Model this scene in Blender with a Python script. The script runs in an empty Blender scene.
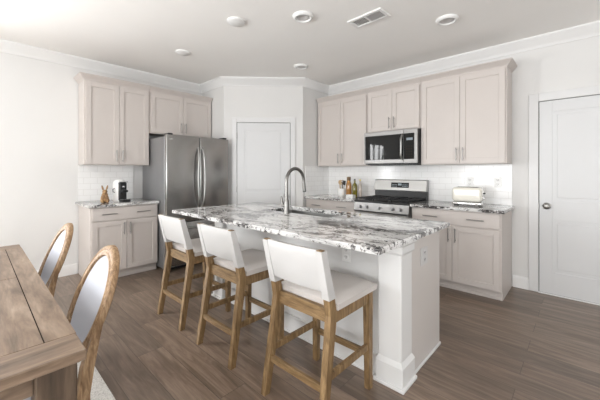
import bpy, bmesh, math, random
from mathutils import Vector, Matrix
random.seed(4)
PI = math.pi
scene = bpy.context.scene
COL = scene.collection

# ------------------------------------------------------------------ camera, world, lights, exposure
cam_d = bpy.data.cameras.new('camera'); cam = bpy.data.objects.new('camera', cam_d); COL.objects.link(cam)
cam_d.sensor_width = 36.0
cam_d.lens = 304.57 / 600.0 * 36.0
cam_d.shift_y = -(200 - 171.8) / 600.0
cam_d.clip_start = 0.05
cam.location = (4.728, -4.164, 1.296)
cam.rotation_euler = (PI / 2, 0, math.radians(42.97))
scene.camera = cam

world = bpy.data.worlds.new('daylight'); scene.world = world; world.use_nodes = True
wb = world.node_tree.nodes['Background']
wb.inputs['Color'].default_value = (0.86, 0.93, 1.0, 1); wb.inputs['Strength'].default_value = 1.0

vs = scene.view_settings
vs.view_transform = 'Standard'; vs.look = 'None'; vs.gamma = 1.0; vs.exposure = 0.0
vs.use_curve_mapping = False
scene.cycles.max_bounces = 10; scene.cycles.diffuse_bounces = 6; scene.cycles.glossy_bounces = 5
scene.cycles.caustics_reflective = False; scene.cycles.caustics_refractive = False
scene.cycles.sample_clamp_indirect = 6.0

def area(name, loc, rot, sx, sy, power, col=(1, 1, 1)):
    l = bpy.data.lights.new(name, 'AREA'); l.shape = 'RECTANGLE'; l.size = sx; l.size_y = sy
    l.energy = power; l.color = col
    o = bpy.data.objects.new(name, l); COL.objects.link(o); o.location = loc; o.rotation_euler = rot
    return o
# left window lamp, plus fill lamps added at unseen rear and side windows
UP = math.radians(38)      # tilts the rear fill lamps upward to brighten the ceiling
DAY = (0.985, 0.995, 1.0)
area('window_and_fill_light', (3.0, -7.42, 1.40), (PI / 2 + UP, 0, 0), 2.7, 1.9, 150, DAY)  # added fill lamp behind the camera
area('window_and_fill_light', (5.8, -7.42, 1.40), (PI / 2 + UP, 0, 0), 1.7, 1.9, 118, DAY)  # second added fill lamp on the rear wall
area('window_and_fill_light', (7.42, -4.2, 1.4), (PI / 2, 0, PI / 2), 2.8, 2.0, 46, DAY)  # added fill lamp on the unseen side wall
area('window_and_fill_light', (-0.30, -5.35, 1.42), (PI / 2 - math.radians(10), 0, -PI / 2), 1.3, 2.0, 470, DAY)

# ------------------------------------------------------------------ materials
def nodes(name):
    m = bpy.data.materials.new(name); m.use_nodes = True
    nt = m.node_tree; b = nt.nodes['Principled BSDF']
    return m, nt, b
def setin(b, k, v):
    if k in b.inputs: b.inputs[k].default_value = v
def coords(nt, scale=(1, 1, 1), rot=(0, 0, 0)):
    tc = nt.nodes.new('ShaderNodeTexCoord'); mp = nt.nodes.new('ShaderNodeMapping')
    mp.inputs['Scale'].default_value = scale; mp.inputs['Rotation'].default_value = rot
    nt.links.new(tc.outputs['Object'], mp.inputs['Vector'])
    return mp.outputs['Vector']
def noise(nt, vec, scale, detail=4, rough=0.55, dist=0.0):
    n = nt.nodes.new('ShaderNodeTexNoise'); n.inputs['Scale'].default_value = scale
    n.inputs['Detail'].default_value = detail; n.inputs['Roughness'].default_value = rough
    n.inputs['Distortion'].default_value = dist
    nt.links.new(vec, n.inputs['Vector']); return n.outputs['Fac']
def ramp(nt, fac, stops):
    r = nt.nodes.new('ShaderNodeValToRGB'); e = r.color_ramp.elements
    while len(e) < len(stops): e.new(0.5)
    for k, (p, c) in zip(e, stops):
        k.position = p; k.color = (c[0], c[1], c[2], 1)
    nt.links.new(fac, r.inputs['Fac']); return r.outputs['Color']
def mix(nt, a, b, fac, mode='MIX'):
    m = nt.nodes.new('ShaderNodeMix'); m.data_type = 'RGBA'; m.blend_type = mode
    for k, v in ((0, fac), (6, a), (7, b)):
        if isinstance(v, (int, float)): m.inputs[k].default_value = v
        elif isinstance(v, tuple): m.inputs[k].default_value = (v[0], v[1], v[2], 1)
        else: nt.links.new(v, m.inputs[k])
    return m.outputs[2]
def bump(nt, b, h, strength=0.2, dist=0.01):
    n = nt.nodes.new('ShaderNodeBump'); n.inputs['Strength'].default_value = strength; n.inputs['Distance'].default_value = dist
    nt.links.new(h, n.inputs['Height']); nt.links.new(n.outputs['Normal'], b.inputs['Normal'])

def plain(name, col, rough=0.5, metal=0.0, var=0.04, scale=6, spec=None, coat=0.0):
    m, nt, b = nodes(name)
    v = coords(nt)
    f = noise(nt, v, scale)
    lo = tuple(c * (1 - var) for c in col); hi = tuple(min(1, c * (1 + var)) for c in col)
    nt.links.new(ramp(nt, f, [(0.3, lo), (0.7, hi)]), b.inputs['Base Color'])
    b.inputs['Roughness'].default_value = rough; b.inputs['Metallic'].default_value = metal
    if spec is not None: setin(b, 'Specular IOR Level', spec)
    if coat: setin(b, 'Coat Weight', coat)
    return m
def steel(name, col, rough, stretch=(1, 1, 60)):
    m, nt, b = nodes(name)
    f = noise(nt, coords(nt, stretch), 6, 3)
    nt.links.new(ramp(nt, f, [(0.25, tuple(c * 0.88 for c in col)), (0.75, col)]), b.inputs['Base Color'])
    b.inputs['Metallic'].default_value = 1.0; b.inputs['Roughness'].default_value = rough
    bump(nt, b, f, 0.03, 0.002)
    return m
def wood(name, dark, mid, light, stretch, scale=5, rough=0.5, bmp=0.15):
    m, nt, b = nodes(name)
    v = coords(nt, stretch)
    f = noise(nt, v, scale, 6, 0.62, 0.6)
    g = noise(nt, coords(nt, tuple(s * 5 for s in stretch)), scale, 3)
    c = ramp(nt, f, [(0.28, dark), (0.5, mid), (0.72, light)])
    c = mix(nt, c, ramp(nt, g, [(0.35, (0.72, 0.7, 0.68)), (0.6, (1, 1, 1))]), 0.6, 'MULTIPLY')
    nt.links.new(c, b.inputs['Base Color']); b.inputs['Roughness'].default_value = rough
    bump(nt, b, g, bmp, 0.003)
    return m
def fabric(name, col, scale=420, rough=0.9):
    m, nt, b = nodes(name)
    f = noise(nt, coords(nt), scale, 2)
    nt.links.new(ramp(nt, f, [(0.3, tuple(c * 0.93 for c in col)), (0.7, col)]), b.inputs['Base Color'])
    b.inputs['Roughness'].default_value = rough; setin(b, 'Specular IOR Level', 0.2)
    bump(nt, b, f, 0.12, 0.002)
    return m
def planks(name):
    m, nt, b = nodes(name)
    v = coords(nt)
    br = nt.nodes.new('ShaderNodeTexBrick'); nt.links.new(v, br.inputs['Vector'])
    br.offset = 0.37; br.inputs['Color1'].default_value = (0, 0, 0, 1); br.inputs['Color2'].default_value = (1, 1, 1, 1)
    br.inputs['Mortar'].default_value = (0.5, 0.5, 0.5, 1)
    br.inputs['Scale'].default_value = 1.0; br.inputs['Mortar Size'].default_value = 0.0014
    br.inputs['Mortar Smooth'].default_value = 0.0
    br.inputs['Brick Width'].default_value = 1.22; br.inputs['Row Height'].default_value = 0.178
    # shift the grain in every plank so that it does not run on
    sep = nt.nodes.new('ShaderNodeVectorMath'); sep.operation = 'MULTIPLY_ADD'
    nt.links.new(br.outputs['Color'], sep.inputs[0]); sep.inputs[1].default_value = (7.3, 3.1, 5.7); nt.links.new(v, sep.inputs[2])
    mp = nt.nodes.new('ShaderNodeMapping'); mp.inputs['Scale'].default_value = (0.8, 7.0, 1.0); nt.links.new(sep.outputs[0], mp.inputs['Vector'])
    g = noise(nt, mp.outputs[0], 2.2, 6, 0.62, 1.2)
    mp2 = nt.nodes.new('ShaderNodeMapping'); mp2.inputs['Scale'].default_value = (3.0, 60.0, 1.0); nt.links.new(sep.outputs[0], mp2.inputs['Vector'])
    g2 = noise(nt, mp2.outputs[0], 2.0, 3)
    c = ramp(nt, g, FLOOR_STOPS)
    tone = ramp(nt, br.outputs['Color'], [(0.0, (0.78, 0.78, 0.78)), (1.0, (1.17, 1.15, 1.13))])
    c = mix(nt, c, tone, 1.0, 'MULTIPLY')
    c = mix(nt, c, ramp(nt, g2, [(0.35, (0.80, 0.79, 0.78)), (0.62, (1.06, 1.06, 1.06))]), 0.6, 'MULTIPLY')
    c = mix(nt, c, (0.06, 0.045, 0.036), br.outputs['Fac'])
    nt.links.new(c, b.inputs['Base Color'])
    b.inputs['Roughness'].default_value = 0.30; setin(b, 'Specular IOR Level', 0.6)
    bump(nt, b, g2, 0.08, 0.003)
    return m
FLOOR_STOPS = [(0.26, (0.100, 0.070, 0.051)), (0.48, (0.172, 0.125, 0.093)), (0.74, (0.285, 0.216, 0.166))]
def tiles(name, plane):
    m, nt, b = nodes(name)
    tc = nt.nodes.new('ShaderNodeTexCoord'); sp = nt.nodes.new('ShaderNodeSeparateXYZ'); cb = nt.nodes.new('ShaderNodeCombineXYZ')
    nt.links.new(tc.outputs['Object'], sp.inputs[0])
    nt.links.new(sp.outputs['X' if plane == 'xz' else 'Y'], cb.inputs['X']); nt.links.new(sp.outputs['Z'], cb.inputs['Y'])
    br = nt.nodes.new('ShaderNodeTexBrick'); nt.links.new(cb.outputs[0], br.inputs['Vector'])
    br.inputs['Color1'].default_value = (0.89, 0.89, 0.885, 1); br.inputs['Color2'].default_value = (0.87, 0.87, 0.865, 1)
    br.inputs['Mortar'].default_value = (0.74, 0.735, 0.72, 1); br.inputs['Scale'].default_value = 1.0
    br.inputs['Mortar Size'].default_value = 0.0022; br.inputs['Mortar Smooth'].default_value = 0.2
    br.inputs['Brick Width'].default_value = 0.152; br.inputs['Row Height'].default_value = 0.0762
    nt.links.new(br.outputs['Color'], b.inputs['Base Color']); b.inputs['Roughness'].default_value = 0.14
    inv = nt.nodes.new('ShaderNodeMath'); inv.operation = 'SUBTRACT'; inv.inputs[0].default_value = 1.0
    nt.links.new(br.outputs['Fac'], inv.inputs[1]); bump(nt, b, inv.outputs[0], 0.25, 0.0015)
    return m
def granite(name):
    m, nt, b = nodes(name)
    v = coords(nt, (0.75, 2.6, 2.6), (0, 0, 0.16))
    big = noise(nt, v, 1.9, 8, 0.68, 1.8)
    v2 = coords(nt, (1, 1.5, 1.5))
    sp = noise(nt, v2, 24, 6, 0.72, 1.2)
    patch = noise(nt, coords(nt, (0.8, 1.5, 1.5)), 3.1, 3, 0.6, 0.8)
    fine = noise(nt, v2, 95, 3, 0.6)
    c = ramp(nt, big, [(0.31, (0.045, 0.043, 0.042)), (0.38, (0.25, 0.24, 0.232)), (0.445, (0.66, 0.655, 0.645)), (0.60, (0.80, 0.80, 0.79)), (0.70, (0.34, 0.33, 0.325))])
    # black clusters only inside the patches
    th = nt.nodes.new('ShaderNodeMath'); th.operation = 'MULTIPLY_ADD'; th.inputs[1].default_value = -0.75; th.inputs[2].default_value = 0.385
    nt.links.new(patch, th.inputs[0])
    ad = nt.nodes.new('ShaderNodeMath'); ad.operation = 'ADD'; nt.links.new(sp, ad.inputs[0]); nt.links.new(th.outputs[0], ad.inputs[1])
    blot = ramp(nt, ad.outputs[0], [(0.42, (0.014, 0.013, 0.015)), (0.465, (0.22, 0.20, 0.20)), (0.50, (1, 1, 1))])
    c = mix(nt, c, blot, 0.97, 'MULTIPLY')
    c = mix(nt, c, ramp(nt, fine, [(0.28, (0.6, 0.59, 0.58)), (0.45, (1, 1, 1))]), 0.4, 'MULTIPLY')
    nt.links.new(c, b.inputs['Base Color']); b.inputs['Roughness'].default_value = 0.02
    b.inputs['IOR'].default_value = 2.4
    return m
def pile(name, a, bcol):
    m, nt, b = nodes(name)
    f = noise(nt, coords(nt), 130, 4, 0.7)
    nt.links.new(ramp(nt, f, [(0.34, bcol), (0.55, a)]), b.inputs['Base Color']); b.inputs['Roughness'].default_value = 1.0
    bump(nt, b, f, 0.8, 0.01)
    return m
def clear(name, tint=(1, 1, 1), amount=0.12):
    m = bpy.data.materials.new(name); m.use_nodes = True; nt = m.node_tree
    for n in list(nt.nodes): nt.nodes.remove(n)
    o = nt.nodes.new('ShaderNodeOutputMaterial'); mx = nt.nodes.new('ShaderNodeMixShader'); t = nt.nodes.new('ShaderNodeBsdfTransparent')
    g = nt.nodes.new('ShaderNodeBsdfGlossy'); g.inputs['Roughness'].default_value = 0.02
    t.inputs['Color'].default_value = (*tint, 1); mx.inputs[0].default_value = amount
    nt.links.new(t.outputs[0], mx.inputs[1]); nt.links.new(g.outputs[0], mx.inputs[2]); nt.links.new(mx.outputs[0], o.inputs[0])
    return m
def bottle_glass(name, col):
    m, nt, b = nodes(name)
    b.inputs['Base Color'].default_value = (*col, 1); b.inputs['Roughness'].default_value = 0.06
    setin(b, 'Transmission Weight', 0.35); setin(b, 'Coat Weight', 0.5)
    return m

M = {}
M['wall'] = plain('wall_paint', (0.71, 0.705, 0.695), 0.75, var=0.01, scale=2)
M['ceiling'] = plain('ceiling_paint', (0.92, 0.91, 0.89), 0.9, var=0.01, scale=2)
M['trim'] = plain('trim_paint', (0.80, 0.80, 0.795), 0.35, var=0.008, scale=3)
M['casing'] = plain('casing_paint', (0.70, 0.70, 0.70), 0.35, var=0.008, scale=3)
M['doorw'] = plain('door_paint', (0.65, 0.655, 0.66), 0.35, var=0.008, scale=3)
M['gap'] = plain('door_gap_painted_shade', (0.22, 0.22, 0.22), 0.8)  # dark grey standing in for shade round the door slab
M['cab'] = plain('greige_cabinet_paint', (0.585, 0.538, 0.508), 0.42, var=0.012, scale=3)
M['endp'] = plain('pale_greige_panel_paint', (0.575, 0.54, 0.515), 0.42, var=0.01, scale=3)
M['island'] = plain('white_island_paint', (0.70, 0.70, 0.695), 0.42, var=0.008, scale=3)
M['floor'] = planks('brown_plank_floor')
M['tile_r'] = tiles('white_subway_tile_stove_wall', 'xz')
M['tile_l'] = tiles('white_subway_tile_fridge_wall', 'yz')
M['granite'] = granite('white_black_granite')
M['nickel'] = steel('brushed_nickel', (0.33, 0.32, 0.305), 0.32)
M['faucet'] = steel('brushed_faucet_nickel', (0.20, 0.195, 0.185), 0.28)
M['chrome'] = plain('chrome', (0.75, 0.75, 0.75), 0.08, 1.0, 0.02)
M['steel'] = steel('stainless_steel', (0.40, 0.395, 0.385), 0.24, (60, 60, 1))
M['steel_h'] = steel('stainless_steel_flat', (0.40, 0.395, 0.385), 0.36, (1, 60, 60))
M['steel_p'] = steel('stainless_steel_trim', (0.27, 0.265, 0.26), 0.38, (1, 60, 60))
M['fside'] = plain('grey_fridge_side', (0.30, 0.30, 0.305), 0.45, 0.6, 0.03)
M['black'] = plain('black_plastic', (0.012, 0.012, 0.013), 0.35, 0, 0.05)
M['iron'] = plain('cast_iron', (0.018, 0.018, 0.02), 0.6, 0, 0.1, 40)
M['blackglass'] = plain('black_glass', (0.02, 0.02, 0.02), 0.025, 0, 0.05, spec=0.14)
M['screen'] = plain('dim_display', (0.25, 0.30, 0.34), 0.2)
M['bar_wood'] = wood('golden_oak', (0.085, 0.048, 0.019), (0.21, 0.13, 0.058), (0.35, 0.235, 0.118), (9, 9, 1.2), 5, 0.5)
M['bar_wood_x'] = wood('golden_oak_along', (0.085, 0.048, 0.019), (0.21, 0.13, 0.058), (0.35, 0.235, 0.118), (1.2, 9, 9), 5, 0.5)
M['chair_wood'] = wood('weathered_oak', (0.10, 0.052, 0.022), (0.27, 0.165, 0.085), (0.47, 0.33, 0.195), (10, 10, 1.6), 6, 0.6)
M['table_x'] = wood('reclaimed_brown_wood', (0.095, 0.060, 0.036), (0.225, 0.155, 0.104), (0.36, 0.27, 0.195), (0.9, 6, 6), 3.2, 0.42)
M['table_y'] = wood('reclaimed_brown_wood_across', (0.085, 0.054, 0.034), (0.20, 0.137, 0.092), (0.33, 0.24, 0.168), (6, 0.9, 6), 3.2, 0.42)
M['table_z'] = wood('reclaimed_wood_upright_shaded', (0.04, 0.025, 0.014), (0.085, 0.055, 0.034), (0.14, 0.094, 0.06), (6, 6, 0.9), 3.2, 0.5)  # leg copy of the table wood, darkened to put shade into it
M['linen'] = fabric('cream_linen', (0.52, 0.512, 0.505))
M['seat_linen'] = fabric('taupe_linen', (0.58, 0.545, 0.52))
M['chair_fabric'] = fabric('pale_grey_linen', (0.42, 0.43, 0.47))
M['rug'] = pile('cream_woven_wool', (0.82, 0.80, 0.76), (0.52, 0.50, 0.47))
M['ceramic'] = plain('white_ceramic', (0.84, 0.84, 0.82), 0.2, 0, 0.01, coat=0.3)
M['cream'] = plain('cream_enamel', (0.80, 0.775, 0.70), 0.16, 0, 0.01, coat=0.5)
M['plastic'] = plain('white_plastic', (0.82, 0.82, 0.81), 0.35, 0, 0.01)
M['greyplate'] = plain('grey_plastic', (0.56, 0.55, 0.545), 0.4, 0, 0.01)
M['slot'] = plain('dark_slot', (0.03, 0.025, 0.022), 1.0, spec=0.0)
M['rabbit'] = wood('carved_brown_wood', (0.16, 0.08, 0.035), (0.33, 0.19, 0.085), (0.52, 0.34, 0.16), (9, 9, 5), 4, 0.5)
M['spoon'] = wood('beech_wood', (0.45, 0.29, 0.15), (0.58, 0.40, 0.22), (0.68, 0.50, 0.30), (12, 12, 2), 5, 0.6)
M['amber'] = bottle_glass('amber_oil', (0.50, 0.24, 0.06))
M['olive'] = bottle_glass('olive_green_glass', (0.20, 0.17, 0.015))
M['pale'] = bottle_glass('pale_glass', (0.75, 0.66, 0.58))
M['yellow'] = plain('yellow_cap', (0.75, 0.62, 0.15), 0.4)
M['pane'] = clear('window_glass')
M['hinge'] = steel('satin_hinge', (0.42, 0.41, 0.40), 0.35)

# ------------------------------------------------------------------ mesh helpers
def bx(bm, x0, x1, y0, y1, z0, z1, bev=0.0, seg=1, mtx=None):
    r = bmesh.ops.create_cube(bm, size=1.0)
    vsx = r['verts']
    S = Matrix.Translation(((x0 + x1) / 2, (y0 + y1) / 2, (z0 + z1) / 2)) @ Matrix.Diagonal((abs(x1 - x0), abs(y1 - y0), abs(z1 - z0), 1))
    bmesh.ops.transform(bm, matrix=S, verts=vsx)
    if bev > 0:
        es = list({e for v in vsx for e in v.link_edges})
        rr = bmesh.ops.bevel(bm, geom=es, offset=bev, segments=seg, affect='EDGES', profile=0.5)
        vsx = list({v for f in rr['faces'] for v in f.verts} | {v for v in vsx if v.is_valid})
    if mtx is not None: bmesh.ops.transform(bm, matrix=mtx, verts=[v for v in vsx if v.is_valid])
    return bm
def lathe(bm, prof, n=24, mtx=None):
    """prof: list of (r, z); r = 0 closes the end"""
    rings = []
    for r, z in prof:
        if r < 1e-6: rings.append([bm.verts.new((0, 0, z))])
        else: rings.append([bm.verts.new((r * math.cos(2 * PI * k / n), r * math.sin(2 * PI * k / n), z)) for k in range(n)])
    for a, b in zip(rings, rings[1:]):
        for k in range(n):
            j = (k + 1) % n
            if len(a) == 1 and len(b) == 1: continue
            if len(a) == 1: bm.faces.new((a[0], b[j], b[k]))
            elif len(b) == 1: bm.faces.new((a[k], a[j], b[0]))
            else: bm.faces.new((a[k], a[j], b[j], b[k]))
    for ring, flip in ((rings[0], True), (rings[-1], False)):
        if len(ring) > 1: bm.faces.new(list(reversed(ring)) if flip else ring)
    if mtx is not None: bmesh.ops.transform(bm, matrix=mtx, verts=[v for g in rings for v in g])
    return bm
def tube(bm, pts, rad, n=10, cap=True):
    """round bar along pts; rad a number or one per point"""
    pts = [Vector(p) for p in pts]
    if not isinstance(rad, (list, tuple)): rad = [rad] * len(pts)
    rings = []; ref = None
    for i, p in enumerate(pts):
        t = (pts[min(i + 1, len(pts) - 1)] - pts[max(i - 1, 0)]).normalized()
        if ref is None:
            ref = Vector((0, 0, 1)) if abs(t.z) < 0.9 else Vector((1, 0, 0))
        u = (ref - t * ref.dot(t)).normalized(); w = t.cross(u); ref = u
        rings.append([bm.verts.new(p + (u * math.cos(2 * PI * k / n) + w * math.sin(2 * PI * k / n)) * rad[i]) for k in range(n)])
    for a, b in zip(rings, rings[1:]):
        for k in range(n):
            j = (k + 1) % n; bm.faces.new((a[k], a[j], b[j], b[k]))
    if cap:
        bm.faces.new(list(reversed(rings[0]))); bm.faces.new(rings[-1])
    return bm
def bar(bm, secs):
    """square bar: secs = list of (centre x, y, z, half width x, half depth y); rings stay horizontal"""
    rings = [[bm.verts.new((x + sx * a, y + sy * b, z)) for sx, sy in ((-1, -1), (1, -1), (1, 1), (-1, 1))] for x, y, z, a, b in secs]
    for a, b in zip(rings, rings[1:]):
        for k in range(4):
            j = (k + 1) % 4; bm.faces.new((a[k], a[j], b[j], b[k]))
    bm.faces.new(list(reversed(rings[0]))); bm.faces.new(rings[-1])
    return bm
def sweep(bm, prof, path):
    """prof: closed list of (offset to the right of the path, z); path: (x, y) points, mitred corners"""
    P = [Vector(p) for p in path]; rings = []
    for i, p in enumerate(P):
        d0 = (P[i] - P[i - 1]).normalized() if i else None
        d1 = (P[i + 1] - P[i]).normalized() if i < len(P) - 1 else None
        d0 = d0 or d1; d1 = d1 or d0
        n0 = Vector((d0.y, -d0.x)); n1 = Vector((d1.y, -d1.x)); m_ = (n0 + n1).normalized(); m_ = m_ / max(0.2, m_.dot(n0))
        rings.append([bm.verts.new((p.x + m_.x * o, p.y + m_.y * o, z)) for o, z in prof])
    n = len(prof)
    for a, b in zip(rings, rings[1:]):
        for k in range(n):
            j = (k + 1) % n; bm.faces.new((a[k], a[j], b[j], b[k]))
    bm.faces.new(list(reversed(rings[0]))); bm.faces.new(rings[-1])
    return bm
def prism(bm, poly, z0, z1):
    a = [bm.verts.new((x, y, z0)) for x, y in poly]; b = [bm.verts.new((x, y, z1)) for x, y in poly]
    n = len(poly)
    for k in range(n):
        j = (k + 1) % n; bm.faces.new((a[k], a[j], b[j], b[k]))
    bm.faces.new(list(reversed(a))); bm.faces.new(b)
    return bm
def B(): return bmesh.new()
def obj(name, bm, mat, parent=None, smooth=None):
    bmesh.ops.recalc_face_normals(bm, faces=bm.faces[:])
    me = bpy.data.meshes.new(name); bm.to_mesh(me); bm.free()
    mats = mat if isinstance(mat, (list, tuple)) else [mat]
    for k in mats: me.materials.append(M[k])
    if smooth is not None:
        for p in me.polygons: p.use_smooth = True
        if smooth < 180: me.set_sharp_from_angle(angle=math.radians(smooth))
    o = bpy.data.objects.new(name, me); COL.objects.link(o)
    if parent is not None: o.parent = parent
    return o
def tag(o, label, cat, group=None):
    o['label'] = label; o['category'] = cat
    if group: o['group'] = group
    return o
def thing(name, label, cat, loc=(0, 0, 0), rz=0.0, group=None):
    o = bpy.data.objects.new(name, None); COL.objects.link(o)
    o.empty_display_size = 0.1; o.location = loc; o.rotation_euler = (0, 0, rz)
    return tag(o, label, cat, group)
def struct(name, bm, mat, parent=None, smooth=None, label=None):
    o = obj(name, bm, mat, parent, smooth)
    if parent is None: o['kind'] = 'structure'
    if label: o['label'] = label
    return o
def dup(root, loc, rz, label, group=None):
    r = root.copy(); COL.objects.link(r); r.location = loc; r.rotation_euler = (0, 0, rz); r['label'] = label
    if group: r['group'] = group
    for ch in list(root.children):
        c = ch.copy(); COL.objects.link(c); c.parent = r
        for g in list(ch.children):
            d = g.copy(); COL.objects.link(d); d.parent = c
    return r

# ------------------------------------------------------------------ the room
RX, RY, CH = 7.5, -7.5, 2.743
PAN = [(0, -1.52), (0.655, -1.52), (1.52, -0.655), (1.52, 0)]
struct('floor', bx(B(), -0.1, RX + 0.1, RY - 0.1, 0.1, -0.1, 0), 'floor')
struct('ceiling', bx(B(), -0.1, RX + 0.1, RY - 0.1, 0.1, CH, CH + 0.1), 'ceiling')
struct('wall_right', bx(B(), 0, RX + 0.1, 0, 0.1, 0, CH), 'wall')
struct('wall_pantry', prism(B(), [PAN[0], PAN[1], PAN[2], PAN[3], (0, 0)], 0, CH), 'wall')
def wall_with_holes(name, horizontal, pos, a0, a1, holes):
    bm = B(); cur = a0
    def w(p0, p1, z0, z1):
        if horizontal: bx(bm, p0, p1, pos - 0.1, pos, z0, z1)
        else: bx(bm, pos, pos + 0.1, p0, p1, z0, z1)
    for h0, h1, z0, z1 in holes:
        w(cur, h0, 0, CH); w(h0, h1, 0, z0); w(h0, h1, z1, CH); cur = h1
    w(cur, a1, 0, CH)
    struct(name, bm, 'wall')
wall_with_holes('wall_left', False, -0.1, RY - 0.1, 0.1, [(-5.85, -4.85, 0.40, 2.20)])
def window(name, horizontal, pos, h0, h1, z0, z1, n=None):
    bm = B()
    def b_(p0, p1, q0, q1, t=0.05):
        if horizontal: bx(bm, p0, p1, pos - 0.09, pos - 0.09 + t, q0, q1)
        else: bx(bm, pos + 0.09 - t, pos + 0.09, p0, p1, q0, q1)
    for a, b2, c, d in ((h0, h0 + 0.06, z0, z1), (h1 - 0.06, h1, z0, z1), (h0 + 0.06, h1 - 0.06, z0, z0 + 0.06), (h0 + 0.06, h1 - 0.06, z1 - 0.06, z1)): b_(a, b2, c, d)
    n = n or max(2, round((h1 - h0) / 0.95))
    for k in range(1, n): b_(h0 + (h1 - h0) * k / n - 0.02, h0 + (h1 - h0) * k / n + 0.02, z0 + 0.06, z1 - 0.06)
    b_(h0 + 0.06, h1 - 0.06, (z0 + z1) / 2 - 0.015, (z0 + z1) / 2 + 0.015, 0.045)
    f = struct(name, bm, 'trim')
    g = B()
    if horizontal: bx(g, h0 + 0.05, h1 - 0.05, pos - 0.075, pos - 0.070, z0 + 0.05, z1 - 0.05)
    else: bx(g, pos + 0.070, pos + 0.075, h0 + 0.05, h1 - 0.05, z0 + 0.05, z1 - 0.05)
    obj('window_glass', g, 'pane', f)
wall_with_holes('wall_rear', True, RY, 0, RX, [(1.6, 4.4, 0.45, 2.45), (4.9, 6.7, 0.45, 2.45)])
window('fill_window_1', True, RY, 1.6, 4.4, 0.45, 2.45)  # unseen opening added to go with the rear fill lamp
window('fill_window_2', True, RY, 4.9, 6.7, 0.45, 2.45)  # unseen, added for the second rear fill lamp
wall_with_holes('wall_side', False, RX, RY, 0.0, [(-5.65, -2.75, 0.35, 2.45)])
window('fill_window_3', False, RX, -5.65, -2.75, 0.35, 2.45)  # unseen side opening, added for its fill lamp
window('window_4', False, -0.135, -5.85, -4.85, 0.40, 2.20, 3)

# crown moulding round the room
CP = [(0.001, CH - 0.115), (0.012, CH - 0.115), (0.016, CH - 0.10), (0.03, CH - 0.085), (0.062, CH - 0.045), (0.078, CH - 0.03), (0.085, CH - 0.018), (0.092, CH - 0.018), (0.092, CH - 0.001), (0.001, CH - 0.001)]
struct('trim_1', sweep(B(), CP, [(0, RY + 0.01), (0, -1.52), (0.655, -1.52), (1.52, -0.655), (1.52, 0), (RX - 0.01, 0)]), 'trim', smooth=35)
BP = [(0.001, 0.001), (0.016, 0.001), (0.016, 0.115), (0.010, 0.128), (0.001, 0.132)]
struct('baseboard_left', sweep(B(), BP, [(0, RY + 0.01), (0, -3.256)]), 'trim')
struct('baseboard_right', sweep(B(), BP, [(4.142, 0), (4.29, 0)]), 'trim')

# panelled doors: local x = along the wall, y = 0 the wall face, -y into the room
def panel_door(name, loc, rz, w, h, panels, casing=0.085, hinge_x=None, knob=None, knob_mat='nickel'):
    bm = B(); y0, y1 = -0.010, -0.002
    bx(bm, 0, w, y0 + 0.004, y1, 0.012, h)                                    # slab core (panel ground)
    xs = 0.11
    zs = [0.012] + [v for p in panels for v in p] + [h]
    for a, b2 in ((0, xs), (w - xs, w)): bx(bm, a, b2, y0 - 0.002, y1, 0.012, h, 0.0015)
    for a, b2 in zip(zs[0::2], zs[1::2]): bx(bm, xs, w - xs, y0 - 0.002, y1, a, b2, 0.0015)
    for a, b2 in panels: bx(bm, xs + 0.035, w - xs - 0.035, y0 - 0.0005, y1, a + 0.035, b2 - 0.035, 0.003)
    d = struct(name, bm, 'doorw'); d.location = loc; d.rotation_euler = (0, 0, rz)
    g = B(); bx(g, -0.008, w + 0.008, -0.0018, -0.0008, 0.002, h + 0.008); obj('door_gap', g, 'gap', d)  # thin dark sheet painted as the shade in the door gap
    c = B()
    bx(c, -0.008 - casing, -0.008, -0.019, -0.001, 0.001, h + 0.008 + casing, 0.003)
    bx(c, w + 0.008, w + 0.008 + casing, -0.019, -0.001, 0.001, h + 0.008 + casing, 0.003)
    bx(c, -0.008, w + 0.008, -0.019, -0.001, h + 0.008, h + 0.008 + casing, 0.003)
    obj('door_casing', c, 'casing', d)
    if hinge_x is not None:
        for z in (0.22, 0.5 * h, h - 0.2):
            hb = B(); tube(hb, [(hinge_x, -0.018, z - 0.045), (hinge_x, -0.018, z + 0.045)], 0.007, 10); obj('hinge', hb, 'hinge', d, 40)
    if knob:
        kx, kz = knob
        kb = lathe(B(), [(0.036, 0), (0.036, 0.006), (0.016, 0.012), (0.014, 0.026), (0.026, 0.034), (0.033, 0.046), (0.031, 0.058), (0.018, 0.066), (0, 0.067)], 24,
                   Matrix.Translation((kx, -0.0125, kz)) @ Matrix.Rotation(PI / 2, 4, 'X'))
        obj('door_knob', kb, knob_mat, d, 50)
    return d
S2 = math.sqrt(0.5)
pd = panel_door('door_1', (0.802, -1.373, 0), PI / 4, 0.815, 2.052, [(0.24, 0.80), (0.98, 1.935)], 0.075, -0.004, (0.755, 0.93))
pd['label'] = 'white two-panel pantry door set across the corner'
rd = panel_door('door_2', (4.379, 0, 0), 0, 0.86, 2.045, [(0.24, 0.79), (0.99, 1.93)], 0.085, None, (0.062, 0.935))
rd['label'] = 'white two-panel door with a satin nickel knob beside the cabinets'
k = B(); bx(k, -0.010, -0.004, -0.020, -0.0185, 0.90, 0.965); obj('strike_plate', k, 'hinge', rd)
th = B(); bx(th, -0.008, 0.87, -0.03, -0.0125, 0.0, 0.011, 0.002); obj('threshold', th, 'trim', rd)
struct('baseboard_pantry', sweep(B(), BP, [(0.656, -1.52), (0.725, -1.45)]), 'trim')

# tile behind the counters
struct('backsplash', bx(B(), 1.53, 4.135, -0.009, -0.001, 0.9155, 1.384), 'tile_r')
struct('backsplash', bx(B(), 1.521, 1.529, -0.60, -0.001, 0.9155, 1.384), 'tile_l')
struct('backsplash', bx(B(), 0.001, 0.009, -3.25, -2.60, 0.9155, 1.384), 'tile_l')

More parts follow.
